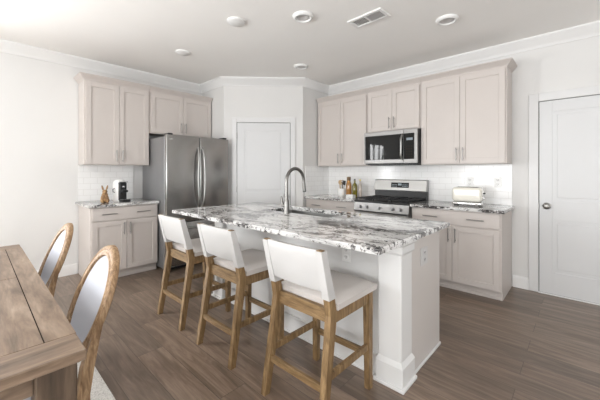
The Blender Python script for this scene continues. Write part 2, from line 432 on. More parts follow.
# ------------------------------------------------------------------ kitchen cabinets (local: x along the wall, front towards -y)
def shaker(x0, x1, z0, z1, y, rail=0.057, t=0.02):
    bm = B()
    bx(bm, x0, x0 + rail, y - t, y, z0, z1, 0.0012); bx(bm, x1 - rail, x1, y - t, y, z0, z1, 0.0012)
    bx(bm, x0 + rail, x1 - rail, y - t, y, z0, z0 + rail, 0.0012); bx(bm, x0 + rail, x1 - rail, y - t, y, z1 - rail, z1, 0.0012)
    bx(bm, x0 + rail - 0.002, x1 - rail + 0.002, y - t + 0.011, y, z0 + rail - 0.002, z1 - rail + 0.002)
    return bm
def pull(parent, c, vertical, L=0.15):
    bm = B(); x, y, z = c; d = 0.028
    a, b2 = ((x, y - d, z - L / 2), (x, y - d, z + L / 2)) if vertical else ((x - L / 2, y - d, z), (x + L / 2, y - d, z))
    tube(bm, [a, b2], 0.0055, 10)
    for s in (-0.36, 0.36):
        px, pz = (x, z + s * L) if vertical else (x + s * L, z)
        tube(bm, [(px, y, pz), (px, y - d, pz)], 0.0045, 8)
    return obj('handle', bm, 'nickel', parent, 40)
CROWN = [(0.0, 0.0), (0.006, 0.0), (0.010, 0.012), (0.022, 0.022), (0.045, 0.052), (0.052, 0.056), (0.052, 0.066), (0.0, 0.066)]
def wall_cabinet(label, loc, rz, w, z0, z1, depth=0.305, ends=(False, False), pull_up=0.115):
    t = thing('wall_cabinet', label, 'cabinet', loc, rz, 'greige wall cabinets')
    bm = bx(B(), 0.0015, w - 0.0015, -depth, -0.010, z0, z1, 0.001); obj('carcass', bm, 'cab', t)
    g = 0.016
    mid = w / 2
    for s, (a, b2) in enumerate(((g, mid - 0.002), (mid + 0.002, w - g))):
        d = obj('door', shaker(a, b2, z0 + 0.012, z1 - 0.03, -depth), 'cab', t)
        pull(d, ((mid - 0.035) if s == 0 else (mid + 0.035), -depth - 0.02, z0 + pull_up), True)
    # crown: outward = to the right of the path, so run from the right end to the left end
    path = [(w - 0.0015, -depth), (0.0015, -depth)]
    prof = [(o, z1 - 0.012 + z) for o, z in CROWN]
    if ends[1]: path = [(w - 0.0015, -0.011)] + path
    if ends[0]: path = path + [(0.0015, -0.011)]
    path = [(x, y) for x, y in reversed(path)]
    obj('crown', sweep(B(), prof, path), 'cab', t, 30)
    return t
LW = PI / 2
wall_cabinet('greige two-door wall cabinet over the counter with the coffee machine', (0, -3.25, 0), LW, 0.757, 1.385, 2.43, ends=(True, False))
wall_cabinet('short greige two-door cabinet above the refrigerator', (0, -2.492, 0), LW, 0.962, 1.835, 2.43, pull_up=0.11)
wall_cabinet('greige two-door wall cabinet between the pantry wall and the microwave', (1.534, 0, 0), 0, 0.925, 1.385, 2.43)
wall_cabinet('short greige two-door cabinet right above the microwave', (2.460, 0, 0), 0, 0.761, 1.848, 2.43, pull_up=0.11)
wall_cabinet('greige two-door wall cabinet above the cream toaster', (3.222, 0, 0), 0, 0.913, 1.385, 2.43, ends=(False, True))
def base_cabinet(label, loc, rz, w, depth=0.59, drawer_pulls=2):
    t = thing('base_cabinet', label, 'cabinet', loc, rz, 'greige base cabinets')
    obj('carcass', bx(B(), 0.0015, w - 0.0015, -depth, -0.012, 0.09, 0.882, 0.001), 'cab', t)
    kb = B(); bx(kb, 0.0015, w - 0.0015, -depth + 0.05, -0.012, 0, 0.09); obj('toe_kick', kb, 'cab', t)
    sb = B(); bx(sb, 0.0015, w - 0.0015, -depth + 0.038, -depth + 0.05, 0, 0.035, 0.003); obj('shoe_moulding', sb, 'cab', t)
    d = B(); bx(d, 0.014, w - 0.014, -depth - 0.02, -depth, 0.722, 0.868, 0.0015); dr = obj('drawer', d, 'cab', t)
    for fx in ((0.25, 0.75) if drawer_pulls == 2 else (0.5,)): pull(dr, (w * fx, -depth - 0.02, 0.795), False, 0.16)
    mid = w / 2
    for s, (a, b2) in enumerate(((0.014, mid - 0.002), (mid + 0.002, w - 0.014))):
        q = obj('door', shaker(a, b2, 0.105, 0.708, -depth), 'cab', t)
        pull(q, ((mid - 0.035) if s == 0 else (mid + 0.035), -depth - 0.02, 0.61), True)
    return t
base_cabinet('greige base cabinet under the coffee machine, left of the refrigerator', (0, -3.25, 0), LW, 0.757)
base_cabinet('greige base cabinet under the utensil crock, left of the range', (1.534, 0, 0), 0, 0.925)
base_cabinet('greige base cabinet under the cream toaster, right of the range', (3.222, 0, 0), 0, 0.913)
tag(obj('countertop', bx(B(), 0.010, 0.645, -3.282, -2.493, 0.8835, 0.914, 0.004, 2), 'granite'), 'short granite countertop under the coffee machine', 'countertop', 'granite counters')
tag(obj('countertop', bx(B(), 1.530, 2.458, -0.645, -0.010, 0.8835, 0.914, 0.004, 2), 'granite'), 'granite countertop under the utensil crock and oil bottles', 'countertop', 'granite counters')
tag(obj('countertop', bx(B(), 3.223, 4.163, -0.645, -0.010, 0.8835, 0.914, 0.004, 2), 'granite'), 'granite countertop under the cream toaster', 'countertop', 'granite counters')

# ------------------------------------------------------------------ refrigerator (local: front towards -y, faces +x in the room)
fr = thing('refrigerator', 'stainless french-door refrigerator between the base cabinet and the pantry corner', 'refrigerator', (0, -2.484, 0), LW)
FW = 0.935
obj('body', bx(B(), 0.004, FW - 0.004, -0.765, -0.02, 0.03, 1.755, 0.006), 'fside', fr)
def fdoor(name, x0, x1, z0, z1):
    return obj(name, bx(B(), x0, x1, -0.83, -0.772, z0, z1, 0.012, 3), 'steel', fr, 40)
dl = fdoor('door', 0.0, FW / 2 - 0.003, 0.63, 1.78); dr_ = fdoor('door', FW / 2 + 0.003, FW, 0.63, 1.78)
fz = fdoor('freezer_drawer', 0.0, FW, 0.07, 0.622)
for d, sx in ((dl, -1), (dr_, 1)):
    pts = []
    for k in range(17):
        u = k / 16; z = 0.80 + 0.83 * u; s = math.sin(PI * u)
        pts.append((FW / 2 + sx * (0.028 + 0.022 * s), -0.833 - 0.048 * min(1, s * 2.2), z))
    obj('handle', tube(B(), pts, 0.0125, 12), 'steel_h', d, 60)
pts = [(0.10 + 0.735 * k / 16, -0.833 - 0.048 * min(1, 2.2 * math.sin(PI * k / 16)), 0.545) for k in range(17)]
obj('handle', tube(B(), pts, 0.0125, 12), 'steel_h', fz, 60)
bg = B(); bx(bg, 0.045, 0.085, -0.832, -0.8295, 1.715, 1.728, 0.001); obj('badge', bg, 'chrome', dl)
hb = B()
hb.free()
for x in (0.03, FW - 0.09): obj('hinge_cover', bx(B(), x, x + 0.06, -0.82, -0.70, 1.7805, 1.80, 0.004), 'black', fr)
kb = B(); bx(kb, 0.02, FW - 0.02, -0.765, -0.70, 0.012, 0.062); obj('kick_grille', kb, 'black', fr)
for x in (0.03, FW - 0.07):
    for y in (-0.80, -0.10): obj('foot', bx(B(), x, x + 0.04, y, y + 0.05, 0, 0.03, 0.003), 'black', fr)

# ------------------------------------------------------------------ microwave (over the range)
mw = thing('microwave', 'stainless over-the-range microwave with black glass under the short cabinet', 'microwave', (2.4635, 0, 0), 0)
MW = 0.754; mz0, mz1 = 1.396, 1.838
obj('body', bx(B(), 0, MW, -0.375, -0.012, mz0, mz1, 0.004), 'black', mw)
d = B(); bx(d, 0, 0.575, -0.405, -0.377, mz0 + 0.012, mz1, 0.004, 2); md = obj('door', d, 'steel_p', mw)
obj('window', bx(B(), 0.018, 0.573, -0.4075, -0.4045, mz0 + 0.062, mz1 - 0.052, 0.001), 'blackglass', md)
obj('window_mesh', bx(B(), 0.06, 0.50, -0.4085, -0.4073, mz0 + 0.10, mz1 - 0.12, 0.0003), 'blackglass', md)
pts = [(0.558, -0.408 - 0.036 * min(1, 2.0 * math.sin(PI * k / 12)), mz0 + 0.06 + (mz1 - mz0 - 0.13) * k / 12) for k in range(13)]
obj('handle', tube(B(), pts, 0.013, 12), 'steel_h', md, 60)
p = B(); bx(p, 0.578, MW, -0.405, -0.377, mz0 + 0.012, mz1, 0.004, 2); mp_ = obj('control_panel', p, 'steel_p', mw)
pg = obj('keypad', bx(B(), 0.5785, 0.715, -0.4075, -0.4045, mz0 + 0.062, mz1 - 0.052, 0.001), 'blackglass', mp_)
obj('display', bx(B(), 0.615, 0.695, -0.4085, -0.4072, mz1 - 0.14, mz1 - 0.11), 'screen', mp_)
kbm = B()
for r in range(5):
    for c in range(3): bx(kbm, 0.61 + c * 0.031, 0.630 + c * 0.031, -0.4082, -0.4073, mz0 + 0.08 + r * 0.034, mz0 + 0.098 + r * 0.034)
obj('keys', kbm, 'slot', mp_)
vg = B()
bx(vg, 0.03, MW - 0.03, -0.36, -0.10, mz0 - 0.008, mz0 - 0.0005)
for k in range(10): bx(vg, 0.06, MW - 0.06, -0.34 + k * 0.024, -0.33 + k * 0.024, mz0 - 0.012, mz0 - 0.007)
obj('vent_grille', vg, 'black', mw)

# ------------------------------------------------------------------ gas range
rg = thing('gas_range', 'stainless gas range with black grates between two base cabinets', 'stove', (2.462, 0, 0), 0)
RW = 0.757
obj('body', bx(B(), 0.002, RW - 0.002, -0.615, -0.03, 0.03, 0.895, 0.003), 'fside', rg)
obj('cooktop', bx(B(), 0.0, RW, -0.655, -0.03, 0.8955, 0.918, 0.004, 2), 'black', rg)
cp = B()
v = [(-0.616, 0.775), (-0.668, 0.775), (-0.672, 0.79), (-0.660, 0.894), (-0.616, 0.894)]
a = [cp.verts.new((0.0, y, z)) for y, z in v]; b2 = [cp.verts.new((RW, y, z)) for y, z in v]
for i in range(5): cp.faces.new((a[i], a[(i + 1) % 5], b2[(i + 1) % 5], b2[i]))
cp.faces.new(a); cp.faces.new(list(reversed(b2)))
cpo = obj('control_panel', cp, 'steel_p', rg)
for kx in (0.10, 0.20, 0.378, 0.555, 0.655):
    kn = lathe(B(), [(0.021, 0), (0.021, 0.006), (0.017, 0.008), (0.0155, 0.026), (0.012, 0.029), (0, 0.029)], 18,
               Matrix.Translation((kx, -0.6665, 0.838)) @ Matrix.Rotation(PI / 2 - 0.11, 4, 'X'))
    obj('knob', kn, 'fside', cpo, 40)
od = obj('oven_door', bx(B(), 0.003, RW - 0.003, -0.655, -0.617, 0.20, 0.768, 0.004, 2), 'steel_h', rg)
obj('oven_window', bx(B(), 0.12, RW - 0.12, -0.6575, -0.6545, 0.33, 0.62, 0.001), 'blackglass', od)
hb = B(); tube(hb, [(0.06, -0.70, 0.722), (RW - 0.06, -0.70, 0.722)], 0.012, 12)
for x in (0.09, RW - 0.09): tube(hb, [(x, -0.655, 0.722), (x, -0.70, 0.722)], 0.009, 8)
obj('oven_handle', hb, 'steel_h', od, 50)
obj('warming_drawer', bx(B(), 0.003, RW - 0.003, -0.652, -0.617, 0.06, 0.193, 0.004, 2), 'steel_h', rg)
for x in (0.03, RW - 0.07):
    for y in (-0.60, -0.10): obj('foot', bx(B(), x, x + 0.04, y, y + 0.04, 0, 0.03), 'black', rg)
bk = B(); bx(bk, 0.002, RW - 0.002, -0.105, -0.03, 0.919, 1.03, 0.003); obj('back_riser', bk, 'black', rg)
bk = B()
v = [(-0.03, 1.0305), (-0.118, 1.0305), (-0.120, 1.04), (-0.095, 1.178), (-0.085, 1.185), (-0.03, 1.185)]
a = [bk.verts.new((0.0, y, z)) for y, z in v]; b2 = [bk.verts.new((RW, y, z)) for y, z in v]
for i in range(6): bk.faces.new((a[i], a[(i + 1) % 6], b2[(i + 1) % 6], b2[i]))
bk.faces.new(a); bk.faces.new(list(reversed(b2)))
bko = obj('backguard', bk, 'steel_h', rg)
RT = Matrix.Translation((0, -0.1075, 1.11)) @ Matrix.Rotation(-0.18, 4, 'X')
dp = B(); bx(dp, 0.26, 0.52, -0.0035, 0.0, -0.035, 0.035, 0.002, 1, RT); obj('display', dp, 'blackglass', bko)
dk = B()
bx(dk, 0.365, 0.415, -0.0045, -0.003, -0.004, 0.022, 0, 1, RT)
for k_ in range(4):
    for r in range(2):
        bx(dk, 0.275 + k_ * 0.02, 0.287 + k_ * 0.02, -0.0045, -0.003, -0.022 + r * 0.022, -0.014 + r * 0.022, 0, 1, RT)
        bx(dk, 0.43 + k_ * 0.02, 0.442 + k_ * 0.02, -0.0045, -0.003, -0.022 + r * 0.022, -0.014 + r * 0.022, 0, 1, RT)
obj('display_keys', dk, 'screen', bko)
for gx in (0.02, 0.268, 0.516):
    g = B(); x0, x1, y0, y1 = gx, gx + 0.222, -0.635, -0.135; z = 0.952
    for x in (x0, x1 - 0.012): bx(g, x, x + 0.012, y0, y1, z - 0.012, z, 0.002)
    for y in (y0, (y0 + y1) / 2 - 0.006, y1 - 0.012): bx(g, x0, x1, y, y + 0.012, z - 0.012, z, 0.002)
    bx(g, (x0 + x1) / 2 - 0.006, (x0 + x1) / 2 + 0.006, y0, y1, z - 0.010, z, 0.002)
    for y in (y0 + 0.12, y1 - 0.13): bx(g, x0, x1, y, y + 0.010, z - 0.010, z, 0.002)
    for x in (x0, x1 - 0.012):
        for y in (y0, y1 - 0.012): bx(g, x, x + 0.012, y, y + 0.012, 0.9185, z - 0.01)
    obj('grate', g, 'iron', rg)
for bxx, by in ((0.131, -0.51), (0.131, -0.26), (0.379, -0.385), (0.627, -0.51), (0.627, -0.26)):
    bc = lathe(B(), [(0.05, 0.9185), (0.05, 0.926), (0.036, 0.927), (0.036, 0.936), (0.03, 0.939), (0, 0.939)], 20, Matrix.Translation((bxx, by, 0)))
    obj('burner', bc, 'iron', rg, 40)

# ------------------------------------------------------------------ island
isl = thing('kitchen_island', 'white kitchen island with panelled back and square corner posts', 'kitchen island', (0, 0, 0))
IX0, IX1, IY0, IY1, IT = 1.90, 3.925, -2.405, -1.765, 0.882
bm = B()       # open-topped box so that the sink hangs inside
bx(bm, IX0, IX1, IY0, IY0 + 0.02, 0.0, IT); bx(bm, IX0, IX1, IY1 - 0.012, IY1, 0.0, IT)
bx(bm, IX0, IX0 + 0.02, IY0 + 0.02, IY1 - 0.012, 0.0, IT); bx(bm, IX1 - 0.02, IX1, IY0 + 0.02, IY1 - 0.012, 0.0, IT)
bx(bm, IX0 + 0.02, IX1 - 0.02, IY0 + 0.02, IY1 - 0.012, 0.08, 0.10)
obj('cabinet_body', bm, 'island', isl)
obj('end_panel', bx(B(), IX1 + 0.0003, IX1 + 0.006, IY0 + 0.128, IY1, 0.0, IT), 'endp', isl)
for px in (IX1 - 0.135, IX0 + 0.0):
    pb = bx(B(), px, px + 0.15, IY0 - 0.035, IY0 + 0.115, 0.145, 0.80, 0.002)
    ps = obj('corner_post', pb, 'island', isl)
    pl_ = B(); bx(pl_, px - 0.014, px + 0.164, IY0 - 0.049, IY0 + 0.129, 0, 0.135, 0.002)
    prof = [(-0.149, 0.1345), (0.014, 0.1345), (0.012, 0.146), (0.004, 0.155), (0.0, 0.165), (-0.149, 0.165)]
    # bevelled cap of the plinth
    a = [pl_.verts.new((px + sx, IY0 + sy, 0.135)) for sx, sy in ((-0.014, -0.049), (0.164, -0.049), (0.164, 0.129), (-0.014, 0.129))]
    c = [pl_.verts.new((px + sx, IY0 + sy, 0.162)) for sx, sy in ((0, -0.035), (0.15, -0.035), (0.15, 0.115), (0, 0.115))]
    for i in range(4): pl_.faces.new((a[i], a[(i + 1) % 4], c[(i + 1) % 4], c[i]))
    pl_.faces.new(c)
    bx(pl_, px - 0.026, px + 0.176, IY0 - 0.061, IY0 + 0.141, 0, 0.022, 0.006, 2)
    obj('plinth', pl_, 'island', ps)
    ca = B()
    q = [((0, -0.035, 0.15, 0.115), 0.795), ((-0.012, -0.047, 0.162, 0.127), 0.812), ((-0.012, -0.047, 0.162, 0.127), 0.85), ((-0.022, -0.057, 0.172, 0.137), 0.862), ((-0.022, -0.057, 0.172, 0.137), 0.882)]
    rings = [[ca.verts.new((px + xx, IY0 + yy, z)) for xx, yy in ((r[0], r[1]), (r[2], r[1]), (r[2], r[3]), (r[0], r[3]))] for r, z in q]
    for A, C_ in zip(rings, rings[1:]):
        for i in range(4): ca.faces.new((A[i], A[(i + 1) % 4], C_[(i + 1) % 4], C_[i]))
    ca.faces.new(rings[0]); ca.faces.new(rings[-1])
    obj('post_cap', ca, 'island', ps)
bb = B(); bx(bb, IX0 + 0.166, IX1 - 0.151, IY0 - 0.016, IY0 - 0.0005, 0, 0.125, 0.002); bx(bb, IX0 + 0.166, IX1 - 0.151, IY0 - 0.022, IY0 - 0.0005, 0.125, 0.142, 0.005, 2)
bx(bb, IX0 + 0.178, IX1 - 0.163, IY0 - 0.028, IY0 - 0.016, 0, 0.02, 0.004)
obj('base_moulding', bb, 'island', isl)
bb = B(); bx(bb, IX1 + 0.0063, IX1 + 0.018, IY0 + 0.145, IY1, 0, 0.022, 0.004)
obj('shoe_moulding', bb, 'island', isl)
for s in range(2):     # cabinet doors on the working side
    for k_ in range(2):
        w0 = IX0 + 0.03 + (s * 2 + k_) * 0.493
        dd = B(); t_ = 0.02
        bx(dd, w0, w0 + 0.057, IY1 + 0.0005, IY1 + t_, 0.11, 0.86); bx(dd, w0 + 0.431, w0 + 0.488, IY1 + 0.0005, IY1 + t_, 0.11, 0.86)
        bx(dd, w0 + 0.057, w0 + 0.431, IY1 + 0.0005, IY1 + t_, 0.11, 0.167); bx(dd, w0 + 0.057, w0 + 0.431, IY1 + 0.0005, IY1 + t_, 0.803, 0.86)
        bx(dd, w0 + 0.05, w0 + 0.435, IY1 + 0.0005, IY1 + 0.011, 0.16, 0.81)
        obj('door', dd, 'island', isl)
# worktop with the sink opening
SX0, SX1, SY0, SY1 = 2.40, 3.17, -2.14, -1.797
TX0, TX1, TY0, TY1, TZ0, TZ1 = 1.700, 3.988, -2.800, -1.706, 0.8835, 0.914
bm = B()
def ring(x0, x1, y0, y1, z): return [bm.verts.new((x, y, z)) for x, y in ((x0, y0), (x1, y0), (x1, y1), (x0, y1))]
c_ = 0.005
o0 = ring(TX0, TX1, TY0, TY1, TZ0); o1 = ring(TX0, TX1, TY0, TY1, TZ1 - c_); o2 = ring(TX0 + c_, TX1 - c_, TY0 + c_, TY1 - c_, TZ1)
i0 = ring(SX0, SX1, SY0, SY1, TZ0); i1 = ring(SX0, SX1, SY0, SY1, TZ1)
for A, C_ in ((o0, o1), (o1, o2), (o2, i1), (i1, i0), (i0, o0)):
    for i in range(4): bm.faces.new((A[i], A[(i + 1) % 4], C_[(i + 1) % 4], C_[i]))
tag(obj('island_countertop', bm, 'granite'), 'large polished black and white granite slab on the kitchen island', 'countertop')
sk = thing('kitchen_sink', 'stainless undermount sink set into the island countertop', 'sink', ((SX0 + SX1) / 2, (SY0 + SY1) / 2, 0.0))
hx, hy = (SX1 - SX0) / 2 + 0.004, (SY1 - SY0) / 2 + 0.004
bm = B(); ri = []
for x, y, z in ((hx, hy, 0.8825), (hx, hy, 0.70), (hx - 0.02, hy - 0.02, 0.68)): ri.append([bm.verts.new((sx * x, sy * y, z)) for sx, sy in ((-1, -1), (1, -1), (1, 1), (-1, 1))])
ro = [[bm.verts.new((sx * x, sy * y, z)) for sx, sy in ((-1, -1), (1, -1), (1, 1), (-1, 1))] for x, y, z in ((hx + 0.007, hy + 0.007, 0.8825), (hx + 0.003, hy + 0.003, 0.879), (hx + 0.003, hy + 0.003, 0.677))]
for A, C_ in ((ri[0], ri[1]), (ri[1], ri[2]), (ri[0], ro[0]), (ro[0], ro[1]), (ro[1], ro[2])):
    for i in range(4): bm.faces.new((A[i], A[(i + 1) % 4], C_[(i + 1) % 4], C_[i]))
bm.faces.new(ri[2]); bm.faces.new(ro[2])
obj('basin', bm, 'steel_h', sk)
obj('drain', lathe(B(), [(0.042, 0.6805), (0.042, 0.684), (0.03, 0.682), (0, 0.682)], 20), 'chrome', sk, 40)
# faucet
fc = thing('faucet', 'brushed nickel pull-down faucet with a gooseneck beside the sink', 'faucet', (2.735, -2.205, 0.914))
obj('base', lathe(B(), [(0.029, 0.0005), (0.029, 0.006), (0.024, 0.02), (0.023, 0.05), (0.023, 0.115), (0.018, 0.13), (0, 0.13)], 24), 'faucet', fc, 40)
R_ = 0.116
pts = [(0, 0, 0.12), (0, 0, 0.294)]
for k_ in range(1, 15):
    an = PI * 0.985 * k_ / 14
    pts.append((0, R_ - R_ * math.cos(an), 0.294 + 0.118 * math.sin(an)))
pts.append((0, pts[-1][1] + 0.001, pts[-1][2] - 0.02))
obj('gooseneck', tube(B(), pts, 0.0155, 16), 'faucet', fc, 60)
e = pts[-1]
obj('spray_head', tube(B(), [e, (0, e[1] + 0.004, e[2] - 0.035), (0, e[1] + 0.009, e[2] - 0.085)], [0.016, 0.0175, 0.020], 14), 'faucet', fc, 60)
obj('spray_nozzle', tube(B(), [(0, e[1] + 0.009, e[2] - 0.0855), (0, e[1] + 0.010, e[2] - 0.093)], 0.017, 14), 'black', fc, 60)
hb = B(); tube(hb, [(-0.018, -0.002, 0.070), (-0.052, -0.004, 0.076)], 0.016, 12); hv = obj('handle_hub', hb, 'faucet', fc, 60)
obj('lever', tube(B(), [(-0.044, -0.004, 0.078), (-0.055, -0.006, 0.11), (-0.062, -0.008, 0.155)], [0.012, 0.010, 0.007], 10), 'faucet', hv, 60)

# ------------------------------------------------------------------ sockets
def outlet(label, loc, rz, mat='plastic', group=None, hw=0.037):
    t = thing('outlet', label, 'outlet', loc, rz, group)
    obj('cover_plate', bx(B(), -hw, hw, -0.006, -0.0005, -0.059, 0.059, 0.002), mat, t)
    for z in (-0.024, 0.024):
        f = obj('socket_face', bx(B(), -0.017, 0.017, -0.0085, -0.0058, z - 0.016, z + 0.016, 0.003), mat, t)
        s = B()
        for x in (-0.007, 0.007): bx(s, x - 0.0013, x + 0.0013, -0.0092, -0.0084, z - 0.004, z + 0.008)
        bx(s, -0.002, 0.002, -0.0092, -0.0084, z - 0.011, z - 0.007)
        obj('slots', s, 'slot', f)
    return t
outlet('white outlet plate on the tile directly above the cream toaster', (3.706, -0.0092, 1.172), 0)
outlet('white outlet plate on the tile near the end of the toaster counter', (3.998, -0.0092, 1.175), 0)
outlet('grey outlet plate on the end panel of the white island', (IX1 + 0.0063, -2.075, 0.725), PI / 2, 'greyplate', None, 0.058)
outlet('white outlet plate on the island back under the countertop overhang', (3.53, IY0 - 0.0003, 0.735), 0)

# ------------------------------------------------------------------ ceiling fittings
def gimbal(label, x, y, tilt):
    t = thing('downlight', label, 'ceiling light', (x, y, CH), 0, 'recessed ceiling downlights')
    obj('trim_ring', lathe(B(), [(0.062, -0.0005), (0.098, -0.0005), (0.098, -0.008), (0.088, -0.022), (0.074, -0.026), (0.064, -0.018), (0.062, -0.0005)], 32), 'plastic', t, 50)
    l = lathe(B(), [(0.060, -0.004), (0.060, -0.014), (0.045, -0.018), (0.03, -0.010), (0, -0.008)], 28)
    obj('lens', l, 'greyplate', t, 50)
    return t
gimbal('round white downlight in the ceiling nearest the faucet', 2.82, -2.074, 0)
gimbal('round white downlight in the ceiling over the toaster-side base cabinet', 3.781, -1.103, 0)
gimbal('round white downlight in the ceiling in front of the pantry door', 1.898, -1.105, 0)
def cover(label, x, y):
    t = thing('ceiling_cover_plate', label, 'cover plate', (x, y, CH), 0, 'blank round plates on the ceiling')
    obj('plate', lathe(B(), [(0.085, -0.0005), (0.085, -0.012), (0.075, -0.02), (0, -0.022)], 24), 'plastic', t, 40)
    return t
cover('flat round white ceiling plate above the middle stool', 2.286, -2.443)
cover('flat round white ceiling plate above the end of the island by the refrigerator', 1.185, -2.434)
vt = thing('ceiling_vent', 'rectangular white ceiling air vent with half its louvers dark', 'vent', (3.245, -1.63, CH), math.radians(-2))
obj('backing', bx(B(), -0.15, 0.15, -0.06, 0.06, -0.003, -0.0005), 'slot', vt)
f = B()
for a in ((-0.18, 0.18, -0.09, -0.058), (-0.18, 0.18, 0.058, 0.09), (-0.18, -0.148, -0.058, 0.058), (0.148, 0.18, -0.058, 0.058), (-0.008, 0.008, -0.058, 0.058)): bx(f, *a, -0.014, -0.0005, 0.003)
obj('frame', f, 'plastic', vt)
s = B()
for k_ in range(9):
    x = -0.14 + k_ * 0.0155
    bx(s, x - 0.008, x + 0.008, -0.058, 0.058, -0.0015, 0.0, 0, 1, Matrix.Translation((0, 0, -0.006)) @ Matrix.Translation((x, 0, 0)) @ Matrix.Rotation(0.45, 4, 'Y') @ Matrix.Translation((-x, 0, 0)))
obj('louvers', s, 'plastic', vt)
s = B()
for k_ in range(9):
    x = 0.016 + k_ * 0.0155
    bx(s, x - 0.008, x + 0.008, -0.058, 0.058, -0.0015, 0.0, 0, 1, Matrix.Translation((0, 0, -0.007)) @ Matrix.Translation((x, 0, 0)) @ Matrix.Rotation(-1.1, 4, 'Y') @ Matrix.Translation((-x, 0, 0)))
obj('louvers', s, 'greyplate', vt)  # grey colour paints in the shade of the steeper louvers

# ------------------------------------------------------------------ counter stools (local: -y the back, +y towards the island)
def make_stool(label):
    t = thing('counter_stool', label, 'stool', (0, 0, 0), 0, 'counter stools along the island')
    X = 0.200
    prof = [(-0.232, 0.0, 0.017, 0.020), (-0.163, 0.43, 0.019, 0.024), (-0.143, 0.56, 0.019, 0.026), (-0.158, 0.64, 0.019, 0.024), (-0.193, 0.76, 0.018, 0.020), (-0.226, 0.895, 0.017, 0.017), (-0.229, 0.909, 0.014, 0.014)]
    for s in (-1, 1):
        obj('leg', bar(B(), [(s * (X + 0.012 * (1 - min(1, z / .55))), y, z, a, b) for y, z, a, b in prof]), 'bar_wood', t)
        obj('leg', bar(B(), [(s * (X + 0.004), 0.222, 0, 0.017, 0.018), (s * X, 0.222, 0.52, 0.021, 0.022), (s * X, 0.222, 0.578, 0.021, 0.022)]), 'bar_wood', t)
    obj('apron', bx(B(), -X + 0.019, X - 0.019, -0.150, -0.122, 0.512, 0.585, 0.002), 'bar_wood_x', t)
    obj('apron', bx(B(), -X + 0.02, X - 0.02, 0.208, 0.236, 0.512, 0.578, 0.002), 'bar_wood_x', t)
    for s in (-1, 1): obj('apron', bx(B(), s * X - 0.012, s * X + 0.012, -0.120, 0.202, 0.512, 0.578, 0.002), 'bar_wood', t)
    st = B(); bx(st, -X + 0.01, X - 0.01, -0.212, -0.190, 0.185, 0.222, 0.002); obj('stretcher', st, 'bar_wood_x', t)
    st = B(); bx(st, -X + 0.018, X - 0.018, 0.212, 0.234, 0.185, 0.222, 0.002); obj('stretcher', st, 'bar_wood_x', t)
    for s in (-1, 1):
        st = B(); bx(st, s * (X + .004) - 0.011, s * (X + .004) + 0.011, -0.180, 0.204, 0.235, 0.272, 0.002); obj('stretcher', st, 'bar_wood', t)
    # seat cushion with a soft domed top
    c = B(); nx, ny = 14, 14; x0, x1, y0, y1 = -0.228, 0.228, -0.118, 0.288
    grid = {}
    def soft(u): return 1 - abs(2 * u - 1) ** 6
    for i in range(nx + 1):
        for j in range(ny + 1):
            u, w = i / nx, j / ny
            h_ = 0.612 + 0.026 * min(1, (soft(u) * soft(w))) ** 0.5
            grid[i, j] = c.verts.new((x0 + (x1 - x0) * u, y0 + (y1 - y0) * w, h_))
    for i in range(nx):
        for j in range(ny): c.faces.new((grid[i, j], grid[i + 1, j], grid[i + 1, j + 1], grid[i, j + 1]))
    rim = [grid[i, 0] for i in range(nx)] + [grid[nx, j] for j in range(ny)] + [grid[i, ny] for i in range(nx, 0, -1)] + [grid[0, j] for j in range(ny, 0, -1)]
    low = [c.verts.new((v.co.x * 0.985, 0.085 + (v.co.y - 0.085) * 0.985, 0.5795)) for v in rim]
    for i in range(len(rim)): c.faces.new((rim[i], low[i], low[(i + 1) % len(rim)], rim[(i + 1) % len(rim)]))
    c.faces.new(low)
    obj('seat', c, 'seat_linen', t, 60)
    # upholstered back slung between and round the uprights
    def yat(z): return -0.158 - (z - 0.64) * (0.229 - 0.158) / 0.269
    b_ = B()
    secs = [(0.684, 0.017), (0.70, 0.021), (0.86, 0.019), (0.90, 0.017), (0.908, 0.012)]
    nxx = 12
    rings = []
    for z, hd in secs:
        r = []
        for side in (-1, 1):
            for i in range(nxx + 1):
                u = i / nxx if side < 0 else 1 - i / nxx
                x = -X + 0.019 + (2 * X - 0.038) * u
                bow = 0.010 * (1 - (2 * u - 1) ** 2)
                r.append(b_.verts.new((x, yat(z) + side * hd - bow, z)))
        rings.append(r)
    for A, C_ in zip(rings, rings[1:]):
        n = len(A)
        for i in range(n): b_.faces.new((A[i], A[(i + 1) % n], C_[(i + 1) % n], C_[i]))
    b_.faces.new(rings[0]); b_.faces.new(rings[-1])
    back = obj('backrest', b_, 'linen', t, 50)
    for s in (-1, 1):
        sl = B()
        rr = []
        for z, a, b in ((0.648, 0.0225, 0.0275), (0.76, 0.0215, 0.0245), (0.905, 0.020, 0.020)):
            rr.append([sl.verts.new((s * X + sx * a, yat(z) + sy * b, z)) for sx, sy in ((-1, -1), (1, -1), (1, 1), (-1, 1))])
        for A, C_ in zip(rr, rr[1:]):
            for i in range(4): sl.faces.new((A[i], A[(i + 1) % 4], C_[(i + 1) % 4], C_[i]))
        obj('upright_cover', sl, 'linen', back)
    return t
st0 = make_stool('oak counter stool with cream back, nearest the refrigerator')
st0.location = (2.100, -2.766, 0)
dup(st0, (2.812, -2.766, 0), 0.0, 'oak counter stool with cream back, the middle one of three at the island')
dup(st0, (3.577, -2.766, 0), 0.0, 'oak counter stool with cream back, beside the island corner post')

